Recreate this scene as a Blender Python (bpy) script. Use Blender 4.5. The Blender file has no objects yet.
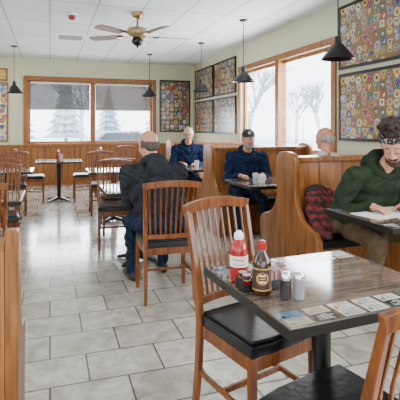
import bpy, bmesh, math, random
import numpy as np
from mathutils import Vector, Matrix, Euler
random.seed(7)
COL = bpy.context.scene.collection
pi = math.pi

# ---------------------------------------------------------------- materials
def newmat(name):
    m = bpy.data.materials.new(name); m.use_nodes = True
    nt = m.node_tree; b = nt.nodes['Principled BSDF']
    return m, nt, b
def N(nt, t, **kw):
    n = nt.nodes.new(t)
    for k, v in kw.items(): setattr(n, k, v)
    return n
def L(nt, a, b): nt.links.new(a, b)
def c4(c): return (c[0], c[1], c[2], 1)
def plain(name, col, rough=0.5, metal=0.0, var=0.12, scale=12, bump=0.0, spec=None, trans=0.0, emit=None, es=1.0, bscale=None):
    m, nt, b = newmat(name)
    tc = N(nt, 'ShaderNodeTexCoord'); no = N(nt, 'ShaderNodeTexNoise')
    no.inputs['Scale'].default_value = scale; no.inputs['Detail'].default_value = 4
    L(nt, tc.outputs['Object'], no.inputs['Vector'])
    r = N(nt, 'ShaderNodeValToRGB')
    r.color_ramp.elements[0].position = .3; r.color_ramp.elements[1].position = .7
    r.color_ramp.elements[0].color = c4([x * (1 - var) for x in col])
    r.color_ramp.elements[1].color = c4([min(1, x * (1 + var)) for x in col])
    L(nt, no.outputs['Fac'], r.inputs['Fac']); L(nt, r.outputs['Color'], b.inputs['Base Color'])
    b.inputs['Roughness'].default_value = rough; b.inputs['Metallic'].default_value = metal
    if spec is not None: b.inputs['Specular IOR Level'].default_value = spec
    if trans: b.inputs['Transmission Weight'].default_value = trans
    if emit: 
        b.inputs['Emission Color'].default_value = c4(emit); b.inputs['Emission Strength'].default_value = es
    if bump:
        n2 = N(nt, 'ShaderNodeTexNoise'); n2.inputs['Scale'].default_value = bscale or scale * 3
        L(nt, tc.outputs['Object'], n2.inputs['Vector'])
        bp = N(nt, 'ShaderNodeBump'); bp.inputs['Strength'].default_value = bump; bp.inputs['Distance'].default_value = .02
        L(nt, n2.outputs['Fac'], bp.inputs['Height']); L(nt, bp.outputs['Normal'], b.inputs['Normal'])
    return m
def wood(name, c1, c2, sc=(45, 45, 2.6), rough=0.35, groove=None, spec=.35):
    m, nt, b = newmat(name)
    tc = N(nt, 'ShaderNodeTexCoord'); mp = N(nt, 'ShaderNodeMapping')
    mp.inputs['Scale'].default_value = sc
    L(nt, tc.outputs['Object'], mp.inputs['Vector'])
    no = N(nt, 'ShaderNodeTexNoise'); no.inputs['Scale'].default_value = 1; no.inputs['Detail'].default_value = 6; no.inputs['Distortion'].default_value = .7
    L(nt, mp.outputs['Vector'], no.inputs['Vector'])
    r = N(nt, 'ShaderNodeValToRGB')
    r.color_ramp.elements[0].position = .36; r.color_ramp.elements[1].position = .64
    r.color_ramp.elements[0].color = c4(c1); r.color_ramp.elements[1].color = c4(c2)
    L(nt, no.outputs['Fac'], r.inputs['Fac'])
    out = r.outputs['Color']
    if groove:
        ax, per = groove
        sp = N(nt, 'ShaderNodeSeparateXYZ'); L(nt, tc.outputs['Object'], sp.inputs[0])
        mo = N(nt, 'ShaderNodeMath', operation='PINGPONG'); mo.inputs[1].default_value = per / 2
        L(nt, sp.outputs[ax], mo.inputs[0])
        lt = N(nt, 'ShaderNodeMath', operation='LESS_THAN'); lt.inputs[1].default_value = .006
        L(nt, mo.outputs[0], lt.inputs[0])
        mx = N(nt, 'ShaderNodeMixRGB', blend_type='MULTIPLY'); mx.inputs[2].default_value = (.3, .25, .22, 1)
        L(nt, lt.outputs[0], mx.inputs[0]); L(nt, out, mx.inputs[1]); out = mx.outputs[0]
    L(nt, out, b.inputs['Base Color']); b.inputs['Roughness'].default_value = rough
    b.inputs['Specular IOR Level'].default_value = spec
    return m

M_oak = wood('oak_wood', (.080, .021, .004), (.195, .058, .011), rough=.28)
M_trim = wood('trim_wood', (.20, .066, .014), (.32, .120, .028), rough=.4)
M_booth = wood('booth_wood', (.135, .044, .009), (.285, .106, .024), sc=(28, 28, 2.2), rough=.34)
M_boothback = wood('booth_board_wood', (.18, .060, .013), (.325, .125, .030), sc=(26, 26, 1.8), rough=.34, groove=(0, .24))
M_wainx = wood('wainscot_wood', (.21, .074, .018), (.33, .130, .034), sc=(26, 26, 1.8), rough=.5, groove=(0, .14))
M_wainy = wood('wainscot_wood_side', (.21, .074, .018), (.33, .130, .034), sc=(26, 26, 1.8), rough=.5, groove=(1, .14))
M_vinyl = plain('black_vinyl', (.0035, .004, .005), .28, var=.2, bump=.08, spec=.4)
M_blackm = plain('black_metal', (.004, .004, .0045), .4, metal=.2)
M_wall = plain('wall_paint', (.56, .56, .385), .75, var=.02, scale=3, bump=.02)
M_white = plain('white_paint', (.8, .8, .78), .5, var=.03)
M_chrome = plain('chrome', (.6, .6, .61), .18, metal=1, var=.03)
M_brass = plain('antique_brass', (.30, .19, .08), .3, metal=.9)
M_paper = plain('paper', (.8, .8, .79), .6, var=.03)
M_edge = plain('dark_table_edge', (.006, .005, .004), .35)

def floor_mat():
    m, nt, b = newmat('ceramic_floor_tiles')
    tc = N(nt, 'ShaderNodeTexCoord'); br = N(nt, 'ShaderNodeTexBrick'); br.offset = .5
    br.inputs['Scale'].default_value = 1; br.inputs['Brick Width'].default_value = .41; br.inputs['Row Height'].default_value = .31
    br.inputs['Mortar Size'].default_value = .006; br.inputs['Mortar Smooth'].default_value = .5
    br.inputs['Color1'].default_value = (.48, .455, .395, 1); br.inputs['Color2'].default_value = (.345, .322, .275, 1)
    br.inputs['Mortar'].default_value = (.09, .083, .072, 1)
    L(nt, tc.outputs['Object'], br.inputs['Vector'])
    no = N(nt, 'ShaderNodeTexNoise'); no.inputs['Scale'].default_value = 6; no.inputs['Detail'].default_value = 12; no.inputs['Roughness'].default_value = .7; no.inputs['Distortion'].default_value = .8
    L(nt, tc.outputs['Object'], no.inputs['Vector'])
    rp = N(nt, 'ShaderNodeValToRGB'); rp.color_ramp.elements[0].color = (.55, .52, .48, 1); rp.color_ramp.elements[1].color = (1.2, 1.2, 1.2, 1)
    rp.color_ramp.elements[0].position = .32; rp.color_ramp.elements[1].position = .64
    L(nt, no.outputs['Fac'], rp.inputs['Fac'])
    mx = N(nt, 'ShaderNodeMixRGB', blend_type='MULTIPLY'); mx.inputs[0].default_value = .9
    L(nt, br.outputs['Color'], mx.inputs[1]); L(nt, rp.outputs['Color'], mx.inputs[2])
    L(nt, mx.outputs[0], b.inputs['Base Color']); b.inputs['Roughness'].default_value = .15
    bp = N(nt, 'ShaderNodeBump', invert=True); bp.inputs['Strength'].default_value = .4; bp.inputs['Distance'].default_value = .004
    L(nt, br.outputs['Fac'], bp.inputs['Height']); L(nt, bp.outputs['Normal'], b.inputs['Normal'])
    return m
def ceil_mat():
    m, nt, b = newmat('acoustic_ceiling_tiles')
    tc = N(nt, 'ShaderNodeTexCoord'); br = N(nt, 'ShaderNodeTexBrick'); br.offset = 0
    br.inputs['Scale'].default_value = 1; br.inputs['Brick Width'].default_value = .61; br.inputs['Row Height'].default_value = 1.22
    br.inputs['Mortar Size'].default_value = .013; br.inputs['Mortar Smooth'].default_value = .1
    br.inputs['Color1'].default_value = (.76, .79, .785, 1); br.inputs['Color2'].default_value = (.71, .74, .735, 1)
    br.inputs['Mortar'].default_value = (.42, .43, .42, 1)
    L(nt, tc.outputs['Object'], br.inputs['Vector'])
    L(nt, br.outputs['Color'], b.inputs['Base Color']); b.inputs['Roughness'].default_value = .8
    no = N(nt, 'ShaderNodeTexNoise'); no.inputs['Scale'].default_value = 60
    L(nt, tc.outputs['Object'], no.inputs['Vector'])
    bp = N(nt, 'ShaderNodeBump'); bp.inputs['Strength'].default_value = .15; bp.inputs['Distance'].default_value = .01
    L(nt, no.outputs['Fac'], bp.inputs['Height']); L(nt, bp.outputs['Normal'], b.inputs['Normal'])
    return m
def patch_mat(name, bg, axes, sc=9.0):
    m, nt, b = newmat(name)
    tc = N(nt, 'ShaderNodeTexCoord'); sp = N(nt, 'ShaderNodeSeparateXYZ'); cb = N(nt, 'ShaderNodeCombineXYZ')
    L(nt, tc.outputs['Object'], sp.inputs[0])
    L(nt, sp.outputs[axes[0]], cb.inputs[0]); L(nt, sp.outputs[axes[1]], cb.inputs[1])
    vo = N(nt, 'ShaderNodeTexVoronoi'); vo.voronoi_dimensions = '2D'; vo.inputs['Scale'].default_value = sc; vo.inputs['Randomness'].default_value = .42
    L(nt, cb.outputs[0], vo.inputs['Vector'])
    ss = N(nt, 'ShaderNodeSeparateColor'); L(nt, vo.outputs['Color'], ss.inputs[0])
    pal = [(.02, .04, .18), (.36, .02, .015), (.55, .33, .04), (.012, .012, .018), (.58, .55, .46), (.03, .10, .05), (.10, .24, .45), (.40, .14, .02), (.24, .20, .13), (.45, .38, .14)]
    def ramp(src, off):
        r = N(nt, 'ShaderNodeValToRGB'); r.color_ramp.interpolation = 'CONSTANT'
        e = r.color_ramp.elements
        e[0].color = c4(pal[off % 10]); e[0].position = 0
        e[1].color = c4(pal[(1 + off) % 10]); e[1].position = .1
        for i in range(2, 10):
            x = e.new(i * .1); x.color = c4(pal[(i * 3 + off) % 10])
        L(nt, src, r.inputs['Fac']); return r.outputs['Color']
    ca = ramp(ss.outputs[0], 0); cbb = ramp(ss.outputs[1], 4)
    v2 = N(nt, 'ShaderNodeTexVoronoi'); v2.voronoi_dimensions = '2D'; v2.inputs['Scale'].default_value = sc * 4; L(nt, cb.outputs[0], v2.inputs['Vector'])
    s2 = N(nt, 'ShaderNodeSeparateColor'); L(nt, v2.outputs['Color'], s2.inputs[0]); cc = ramp(s2.outputs[0], 2)
    def M_(op, a, bb=None, v=None):
        n = N(nt, 'ShaderNodeMath', operation=op); L(nt, a, n.inputs[0])
        if bb is not None: L(nt, bb, n.inputs[1])
        if v is not None: n.inputs[1].default_value = v
        return n.outputs[0]
    sub = N(nt, 'ShaderNodeVectorMath', operation='SUBTRACT'); L(nt, cb.outputs[0], sub.inputs[0]); L(nt, vo.outputs['Position'], sub.inputs[1])
    sx = N(nt, 'ShaderNodeSeparateXYZ'); L(nt, sub.outputs[0], sx.inputs[0])
    dx = M_('MULTIPLY', M_('ABSOLUTE', sx.outputs[0]), v=sc); dy = M_('MULTIPLY', sx.outputs[1], v=sc)
    sq = M_('MULTIPLY', M_('MAXIMUM', dx, M_('ABSOLUTE', dy)), v=1.15)
    shd = M_('MAXIMUM', M_('ADD', dx, M_('MULTIPLY', dy, v=-.5)), M_('MULTIPLY', dy, v=1.15))
    def mixv(f, a, c):
        n = N(nt, 'ShaderNodeMix'); n.data_type = 'FLOAT'; L(nt, f, n.inputs[0]); L(nt, a, n.inputs[2]); L(nt, c, n.inputs[3]); return n.outputs[0]
    d = mixv(M_('GREATER_THAN', ss.outputs[2], v=.6), vo.outputs['Distance'], shd)
    d = mixv(M_('GREATER_THAN', ss.outputs[2], v=.92), d, sq)
    def lt(v, src): return M_('LESS_THAN', src, v=v)
    m1 = N(nt, 'ShaderNodeMixRGB'); m1.inputs[1].default_value = c4(bg); L(nt, lt(.46, d), m1.inputs[0]); L(nt, cbb, m1.inputs[2])
    m2 = N(nt, 'ShaderNodeMixRGB'); L(nt, lt(.385, d), m2.inputs[0]); L(nt, m1.outputs[0], m2.inputs[1]); L(nt, ca, m2.inputs[2])
    m3 = N(nt, 'ShaderNodeMixRGB'); L(nt, lt(.21, d), m3.inputs[0]); L(nt, m2.outputs[0], m3.inputs[1]); L(nt, cc, m3.inputs[2])
    L(nt, m3.outputs[0], b.inputs['Base Color']); b.inputs['Roughness'].default_value = .3
    return m
def plaid_mat():
    m, nt, b = newmat('red_plaid_cloth')
    tc = N(nt, 'ShaderNodeTexCoord'); sp = N(nt, 'ShaderNodeSeparateXYZ'); L(nt, tc.outputs['Object'], sp.inputs[0])
    no = N(nt, 'ShaderNodeTexNoise'); no.inputs['Scale'].default_value = 9; L(nt, tc.outputs['Object'], no.inputs['Vector'])
    def band(src, per):
        a = N(nt, 'ShaderNodeMath', operation='MULTIPLY_ADD'); a.inputs[1].default_value = .09; L(nt, no.outputs['Fac'], a.inputs[0]); L(nt, src, a.inputs[2])
        p = N(nt, 'ShaderNodeMath', operation='PINGPONG'); p.inputs[1].default_value = per; L(nt, a.outputs[0], p.inputs[0])
        g = N(nt, 'ShaderNodeMath', operation='GREATER_THAN'); g.inputs[1].default_value = per * .5; L(nt, p.outputs[0], g.inputs[0]); return g.outputs[0]
    ad = N(nt, 'ShaderNodeMath', operation='ADD'); L(nt, sp.outputs[0], ad.inputs[0]); L(nt, sp.outputs[1], ad.inputs[1])
    s = N(nt, 'ShaderNodeMath', operation='ADD'); L(nt, band(ad.outputs[0], .030), s.inputs[0]); L(nt, band(sp.outputs[2], .030), s.inputs[1])
    h = N(nt, 'ShaderNodeMath', operation='MULTIPLY'); h.inputs[1].default_value = .5; L(nt, s.outputs[0], h.inputs[0])
    r = N(nt, 'ShaderNodeValToRGB'); r.color_ramp.interpolation = 'CONSTANT'; e = r.color_ramp.elements
    e[0].color = (.010, .008, .010, 1); e[1].color = (.07, .009, .011, 1); e[1].position = .3; x = e.new(.8); x.color = (.17, .016, .018, 1)
    L(nt, h.outputs[0], r.inputs['Fac']); L(nt, r.outputs['Color'], b.inputs['Base Color']); b.inputs['Roughness'].default_value = .9
    return m
def shade_mat(name, col, tr):
    m, nt, b = newmat(name)
    out = nt.nodes['Material Output']
    d = N(nt, 'ShaderNodeBsdfDiffuse'); d.inputs[0].default_value = c4(col)
    t = N(nt, 'ShaderNodeBsdfTranslucent'); t.inputs[0].default_value = c4(col)
    a = N(nt, 'ShaderNodeMixShader'); a.inputs[0].default_value = .5
    L(nt, d.outputs[0], a.inputs[1]); L(nt, t.outputs[0], a.inputs[2])
    tp = N(nt, 'ShaderNodeBsdfTransparent'); c = N(nt, 'ShaderNodeMixShader')
    no = N(nt, 'ShaderNodeTexNoise'); tc = N(nt, 'ShaderNodeTexCoord'); L(nt, tc.outputs['Object'], no.inputs['Vector'])
    mp = N(nt, 'ShaderNodeMapRange'); mp.inputs[3].default_value = tr - .02; mp.inputs[4].default_value = tr + .02
    L(nt, no.outputs['Fac'], mp.inputs[0]); L(nt, mp.outputs[0], c.inputs[0])
    L(nt, a.outputs[0], c.inputs[1]); L(nt, tp.outputs[0], c.inputs[2]); L(nt, c.outputs[0], out.inputs[0])
    return m
def glass_mat(nm='window_glass', fac=.04):
    m, nt, b = newmat(nm); out = nt.nodes['Material Output']
    tp = N(nt, 'ShaderNodeBsdfTransparent'); g = N(nt, 'ShaderNodeBsdfGlossy'); g.inputs['Roughness'].default_value = .02
    c = N(nt, 'ShaderNodeMixShader'); c.inputs[0].default_value = fac
    L(nt, tp.outputs[0], c.inputs[1]); L(nt, g.outputs[0], c.inputs[2]); L(nt, c.outputs[0], out.inputs[0])
    return m
M_floor = floor_mat(); M_ceil = ceil_mat(); M_glass = glass_mat(); M_acr = glass_mat('clear_acrylic', .07)
M_tabletop = wood('laminate_tabletop', (.060, .042, .031), (.150, .112, .088), sc=(5, 60, 10), rough=.08, spec=.65)
M_shadeA = shade_mat('roller_shade_grey', (.035, .034, .030), .22)
M_shadeB = shade_mat('roller_shade_brown', (.045, .034, .024), .20)
M_clear = shade_mat('clear_tumbler', (.5, .53, .55), .6)

# ---------------------------------------------------------------- mesh builder
class MB:
    def __init__(s): s.v = []; s.f = []; s.m = []; s.mats = []
    def mi(s, mat):
        if mat not in s.mats: s.mats.append(mat)
        return s.mats.index(mat)
    def add(s, vs, fs, mat):
        o = len(s.v); s.v += [tuple(v) for v in vs]; k = s.mi(mat)
        for f in fs: s.f.append([i + o for i in f]); s.m.append(k)
    def box(s, c, d, mat, R=None):
        vs = []
        for z in (-.5, .5):
            for x, y in ((-.5, -.5), (.5, -.5), (.5, .5), (-.5, .5)):
                p = Vector((x * d[0], y * d[1], z * d[2]))
                if R is not None: p = R @ p
                vs.append(p + Vector(c))
        s.add(vs, [(3, 2, 1, 0), (4, 5, 6, 7), (0, 1, 5, 4), (1, 2, 6, 5), (2, 3, 7, 6), (3, 0, 4, 7)], mat)
    def beam(s, path, w, d, mat, up=(0, 1, 0)):
        n = len(path); vs = []
        P = [Vector(p) for p in path]
        for i, p in enumerate(P):
            t = (P[min(i + 1, n - 1)] - P[max(i - 1, 0)]).normalized()
            u = Vector(up); sd = t.cross(u).normalized(); u2 = sd.cross(t).normalized()
            ww = w[i] if isinstance(w, (list, tuple)) else w
            dd = d[i] if isinstance(d, (list, tuple)) else d
            for a, b in ((-.5, -.5), (.5, -.5), (.5, .5), (-.5, .5)): vs.append(p + sd * ww * a + u2 * dd * b)
        fs = [(3, 2, 1, 0), tuple(4 * (n - 1) + k for k in range(4))]
        for i in range(n - 1):
            for k in range(4):
                a = 4 * i + k; b = 4 * i + (k + 1) % 4
                fs.append((a, b, b + 4, a + 4))
        s.add(vs, fs, mat)
    def cyl(s, p0, p1, r0, r1, mat, seg=16):
        p0 = Vector(p0); p1 = Vector(p1); d = (p1 - p0).normalized(); q = d.to_track_quat('Z', 'Y')
        vs = []
        for p, r in ((p0, r0), (p1, r1)):
            for i in range(seg): vs.append(p + q @ Vector((r * math.cos(2 * pi * i / seg), r * math.sin(2 * pi * i / seg), 0)))
        fs = [tuple(range(seg))[::-1], tuple(range(seg, 2 * seg))]
        for i in range(seg): j = (i + 1) % seg; fs.append((i, j, seg + j, seg + i))
        s.add(vs, fs, mat)
    def lathe(s, prof, mat, c=(0, 0, 0), seg=24):
        vs = []
        for r, z in prof:
            for i in range(seg): vs.append((c[0] + r * math.cos(2 * pi * i / seg), c[1] + r * math.sin(2 * pi * i / seg), c[2] + z))
        fs = []
        for k in range(len(prof) - 1):
            for i in range(seg):
                j = (i + 1) % seg; fs.append((k * seg + i, k * seg + j, (k + 1) * seg + j, (k + 1) * seg + i))
        if prof[0][0] > 1e-5: fs.append(tuple(range(seg))[::-1])
        if prof[-1][0] > 1e-5: fs.append(tuple(range((len(prof) - 1) * seg, len(prof) * seg)))
        s.add(vs, fs, mat)
    def prism(s, poly, ax, a, b, mat):
        n = len(poly); vs = []
        for t in (a, b):
            for p in poly:
                if ax == 'x': vs.append((t, p[0], p[1]))
                elif ax == 'y': vs.append((p[0], t, p[1]))
                else: vs.append((p[0], p[1], t))
        fs = [tuple(range(n))[::-1], tuple(range(n, 2 * n))]
        for i in range(n): j = (i + 1) % n; fs.append((i, j, n + j, n + i))
        s.add(vs, fs, mat)
    def obj(s, name, parent=None, bevel=0, smooth=False, loc=(0, 0, 0), seg=2):
        me = bpy.data.meshes.new(name); me.from_pydata(s.v, [], s.f); me.update()
        for m in s.mats: me.materials.append(m)
        for p, k in zip(me.polygons, s.m): p.material_index = k; p.use_smooth = smooth
        bm = bmesh.new(); bm.from_mesh(me); bmesh.ops.remove_doubles(bm, verts=bm.verts, dist=1e-5); bmesh.ops.recalc_face_normals(bm, faces=bm.faces); bm.to_mesh(me); bm.free()
        if smooth:
            try: me.set_sharp_from_angle(angle=math.radians(40))
            except Exception: pass
        o = bpy.data.objects.new(name, me); COL.objects.link(o); o.location = loc
        if parent: o.parent = parent
        if bevel:
            b = o.modifiers.new('bevel', 'BEVEL'); b.width = bevel; b.segments = seg; b.limit_method = 'ANGLE'; b.angle_limit = math.radians(35)
        return o
def root(name, label, cat, loc, rz=0, group=None, scale=1):
    o = bpy.data.objects.new(name, None); COL.objects.link(o); o.empty_display_size = .1
    o.location = loc; o.rotation_euler = (0, 0, rz); o.scale = (scale,) * 3 if not isinstance(scale, tuple) else scale
    o['label'] = label; o['category'] = cat
    if group: o['group'] = group
    return o
def dup(src, loc, rz=0, label=None, scale=None, group=None):
    r = src.copy(); COL.objects.link(r); r.location = loc; r.rotation_euler = (0, 0, rz)
    if scale is not None: r.scale = scale if isinstance(scale, tuple) else (scale,) * 3
    if label: r['label'] = label
    if group: r['group'] = group
    def rec(a, b):
        for c in a.children:
            d = c.copy(); COL.objects.link(d); d.parent = b; rec(c, d)
    rec(src, r)
    return r
def tag(o, label, cat, group=None):
    o['label'] = label; o['category'] = cat
    if group: o['group'] = group
    return o
def struct(o): o['kind'] = 'structure'; return o

# ---------------------------------------------------------------- room
XR, XL, YB, YF, HC = 3.59, -3.2, 11.35, -3.0, 3.0
def wall_open(name, axis, pos, a0, a1, holes, th=.15, sgn=1):
    mb = MB(); us = sorted(set([a0, a1] + [h[0] for h in holes] + [h[1] for h in holes]))
    for i in range(len(us) - 1):
        u0, u1 = us[i], us[i + 1]; zs = [(0, HC)]
        for h in holes:
            if h[0] <= u0 + 1e-6 and h[1] >= u1 - 1e-6: zs = [(0, h[2]), (h[3], HC)]
        for z0, z1 in zs:
            if z1 - z0 < 1e-4: continue
            cu = (u0 + u1) / 2; cz = (z0 + z1) / 2
            if axis == 'x': mb.box((cu, pos + sgn * th / 2, cz), (u1 - u0, th, z1 - z0), M_wall)
            else: mb.box((pos + sgn * th / 2, cu, cz), (th, u1 - u0, z1 - z0), M_wall)
    return struct(mb.obj(name))
wall_open('wall_back', 'x', YB, XL, XR, [(-.5, 2.5, .98, 2.5)])
wall_open('wall_right', 'y', XR, YF, YB, [(5.15, 8.2, .98, 2.48), (-1.6, 1.6, .98, 2.48)])
wall_open('wall_left', 'y', XL, YF, YB, [(-2, 1.2, .9, 2.5), (2.5, 5.5, .9, 2.5)], sgn=-1)
wall_open('wall_front', 'x', YF, XL, XR, [(-2.6, 3.0, .5, 2.6)], sgn=-1)
mb = MB(); mb.box(((XL + XR) / 2, (YF + YB) / 2, -.05), (XR - XL + .3, YB - YF + .3, .1), M_floor); struct(mb.obj('floor'))
mb = MB(); mb.box(((XL + XR) / 2, (YF + YB) / 2, HC + .05), (XR - XL + .3, YB - YF + .3, .1), M_ceil); struct(mb.obj('ceiling'))
mb = MB(); mb.box(((XL + XR) / 2, YB - .01, .46), (XR - XL, .02, .92), M_wainx); struct(mb.obj('trim_1'))
mb = MB(); mb.box((XR - .01, (YF + YB) / 2, .46), (.02, YB - YF - .05, .92), M_wainy); struct(mb.obj('trim_2'))
mb = MB(); mb.box(((XL + XR) / 2, YB - .02, .945), (XR - XL, .04, .05), M_trim); struct(mb.obj('trim_3', bevel=.005))
mb = MB(); mb.box((XR - .02, (YF + YB) / 2, .945), (.04, YB - YF - .1, .05), M_trim); struct(mb.obj('trim_4', bevel=.005))
mb = MB(); mb.box(((XL + XR) / 2, YB - .03, .06), (XR - XL, .02, .12), M_trim); struct(mb.obj('baseboard_back', bevel=.004))
mb = MB(); mb.box((XR - .03, (YF + YB) / 2, .06), (.02, YB - YF - .1, .12), M_trim); struct(mb.obj('baseboard_right', bevel=.004))

def window(name, axis, pos, a0, a1, z0, z1, nm, inward, tw=.09):
    mb = MB()
    def bx(u0, u1, za, zb, n0, n1, mat):
        cu = (u0 + u1) / 2; cn = pos + inward * (n0 + n1) / 2; dn = abs(n1 - n0)
        if axis == 'x': mb.box((cu, cn, (za + zb) / 2), (u1 - u0, dn, zb - za), mat)
        else: mb.box((cn, cu, (za + zb) / 2), (dn, u1 - u0, zb - za), mat)
    bx(a0 - tw, a1 + tw, z1 - .01, z1 + tw, 0, .035, M_trim)
    bx(a0 - tw, a1 + tw, z0 - .05, z0 + .01, 0, .06, M_trim)
    bx(a0 - tw, a0 + .01, z0, z1, 0, .03, M_trim); bx(a1 - .01, a1 + tw, z0, z1, 0, .03, M_trim)
    w = (a1 - a0) / nm
    for i in range(nm):
        u0 = a0 + i * w; u1 = u0 + w
        if i: bx(u0 - .06, u0 + .06, z0, z1, -.12, .03, M_trim)
        e = .06
        for (p, q) in ((u0, u0 + e), (u1 - e, u1)): bx(p, q, z0, z1, -.11, -.06, M_trim)
        bx(u0, u1, z0, z0 + e, -.11, -.06, M_trim); bx(u0, u1, z1 - e, z1, -.11, -.06, M_trim)
        bx(u0 + e, u1 - e, z0 + e, z1 - e, -.088, -.082, M_glass)
    return struct(mb.obj(name, bevel=.003))
window('window_1', 'x', YB, -.5, 2.5, .98, 2.5, 2, -1)
window('window_2', 'y', XR, 5.15, 8.2, .98, 2.48, 2, -1)
window('window_3', 'y', XR, -1.6, 1.6, .98, 2.48, 2, -1)
def shade(x0, x1, z0, z1, mat, y, label):
    r = root('roller_shade', label, 'window shade', ((x0 + x1) / 2, y, z1))
    m = MB(); w = x1 - x0
    m.box((0, 0, -(z1 - z0) / 2), (w, .004, z1 - z0), mat); m.obj('shade_fabric', r)
    m = MB(); m.cyl((-w / 2, 0, 0), (w / 2, 0, 0), .022, .022, M_white); m.obj('roller_tube', r, smooth=True)
    m = MB(); m.box((0, 0, -(z1 - z0)), (w, .014, .025), M_white); m.obj('bottom_bar', r, bevel=.003)
shade(-.44, .93, 1.80, 2.44, M_shadeA, YB + .03, 'grey semi-sheer roller shade half lowered in the window')
shade(1.07, 2.44, 1.80, 2.44, M_shadeB, YB + .03, 'taupe mesh roller shade half lowered in the window')

def display(name, axis, pos, a0, a1, z0, z1, inward, bg, sc=9.6, fr=None, label='black-framed display of embroidered patches on the wall'):
    fr = fr or M_blackm
    w = a1 - a0; h = z1 - z0; c = (a0 + a1) / 2; cz = (z0 + z1) / 2
    loc = (c, pos + inward * .018, cz) if axis == 'x' else (pos + inward * .018, c, cz)
    r = root(name, label, 'framed display', loc, group='framed patch displays')
    m = MB(); t = .035
    def bx(u, z, du, dz, mat, dn=.035):
        if axis == 'x': m.box((u, 0, z), (du, dn, dz), mat)
        else: m.box((0, u, z), (dn, du, dz), mat)
    bx(-w / 2 + t / 2, 0, t, h, fr); bx(w / 2 - t / 2, 0, t, h, fr); bx(0, -h / 2 + t / 2, w - 2 * t, t, fr); bx(0, h / 2 - t / 2, w - 2 * t, t, fr)
    m.obj('frame', r, bevel=.003)
    m = MB(); pm = patch_mat('patches', bg, (0, 2) if axis == 'x' else (1, 2), sc)
    if axis == 'x': m.box((0, 0, 0), (w - 2 * t, .02, h - 2 * t), pm)
    else: m.box((0, 0, 0), (.02, w - 2 * t, h - 2 * t), pm)
    m.obj('patch_panel', r)
    return r
tan = (.19, .095, .022)
display('framed_patch_display', 'y', XR, 3.3, 4.98, 2.11, 2.92, -1, tan)
display('framed_patch_display', 'y', XR, 3.3, 4.98, 1.2, 2.05, -1, tan)
dk = (.05, .033, .016)
display('framed_patch_display', 'y', XR, 8.42, 9.68, 2.08, 2.82, -1, dk, 8)
display('framed_patch_display', 'y', XR, 8.42, 9.68, 1.24, 2.02, -1, dk, 8)
display('framed_patch_display', 'y', XR, 9.76, 11.1, 2.08, 2.82, -1, dk, 8)
display('framed_patch_display', 'y', XR, 9.76, 11.1, 1.24, 2.02, -1, dk, 8)
display('framed_patch_display', 'x', YB, 2.68, 3.5, 1.26, 2.6, -1, (.08, .06, .03), 9, label='tall black-framed display of small patches on the wall')
display('framed_patch_display', 'x', YB, -1.7, -.92, 1.04, 2.42, -1, (.6, .52, .32), 8, fr=M_trim, label='oak-framed display of patches on a cream board')
m = MB(); m.box((0, 0, 0), (.3, .03, .3), M_trim); m.box((0, -.016, 0), (.22, .01, .22), plain('yellow_print', (.5, .33, .08), .6, var=.4, scale=30))
tag(m.obj('framed_print', loc=(-1.08, YB - .016, 2.60), bevel=.003), 'small oak-framed yellow print above the patch display', 'picture')

def fill_panel(x, y):  # glowing panel plus area light, added out of view as interior fill
    r = root('fill_light_panel', 'added unseen white fill light panel', 'fill light', (x, y, HC - .001), group='added fill panels')
    m = MB(); e = plain('fill_panel_glow', (.9, .9, .9), .5, emit=(1, .97, .92), es=2.0)
    m.box((0, 0, -.012), (.56, 1.16, .01), e); m.obj('glow_sheet', r)
    m = MB()
    for sx in (-1, 1): m.box((sx * .29, 0, -.01), (.03, 1.2, .02), M_white)
    for sy in (-1, 1): m.box((0, sy * .59, -.01), (.55, .03, .02), M_white)
    m.obj('trim_ring', r)
    l = bpy.data.lights.new('fill_area_light', 'AREA'); l.shape = 'RECTANGLE'; l.size = .55; l.size_y = 1.15; l.energy = 22; l.color = (1, .91, .79)
    lo = bpy.data.objects.new('fill_area_light', l); COL.objects.link(lo); lo.parent = r; lo.location = (0, 0, -.03)
for x, y in ((-1.6, -.8), (1.6, -.8), (-1.8, 2.3), (1.9, 1.6), (-1.9, 6.5), (-1.9, 10)):
    fill_panel(x, y)
m = MB(); m.box((0, 0, -.008), (.5, .5, .016), M_white)
for i in range(6): m.box((0, -.18 + i * .07, -.02), (.42, .02, .012), plain('vent_grey', (.2, .2, .2), .5))
tag(m.obj('air_vent', loc=(.35, 8.4, HC)), 'square louvered air vent set in the ceiling', 'vent')
r = root('fire_alarm_light', 'small red alarm beacon mounted on the ceiling', 'alarm', (.3, 6.7, HC))
m = MB(); m.lathe([(.07, 0), (.07, -.02), (.055, -.03)], M_white); m.obj('base', r, smooth=True)
m = MB(); m.lathe([(.055, -.03), (.05, -.07), (.03, -.09), (0, -.093)], plain('red_lens', (.25, .012, .012), .2)); m.obj('lens', r, smooth=True)

def pendant():
    r = root('pendant_lamp', 'black cone pendant lamp hanging on a thin cord', 'lamp', (0, 0, HC), group='black pendant lamps')
    m = MB(); m.lathe([(.06, 0), (.06, -.02), (.01, -.03)], M_blackm); m.obj('ceiling_canopy', r, smooth=True)
    m = MB(); m.cyl((0, 0, -.02), (0, 0, -.72), .006, .006, M_blackm, 8); m.obj('cord', r, smooth=True)
    m = MB(); m.lathe([(.012, -.70), (.03, -.71), (.035, -.78), (.06, -.80), (.10, -.85), (.165, -.93), (.168, -.94), (.16, -.937), (.095, -.858), (.055, -.81), (.02, -.80)], M_blackm)
    m.obj('lamp_shade', r, smooth=True)
    m = MB(); m.lathe([(0.001, -.915), (.02, -.91), (.03, -.89), (.03, -.87), (.015, -.84), (.012, -.80)], plain('bulb', (.9, .85, .7), .3, emit=(1, .85, .6), es=4)); m.obj('bulb', r, smooth=True)
    return r
pl = pendant(); pl.location = (2.78, 3.9, HC)
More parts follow.
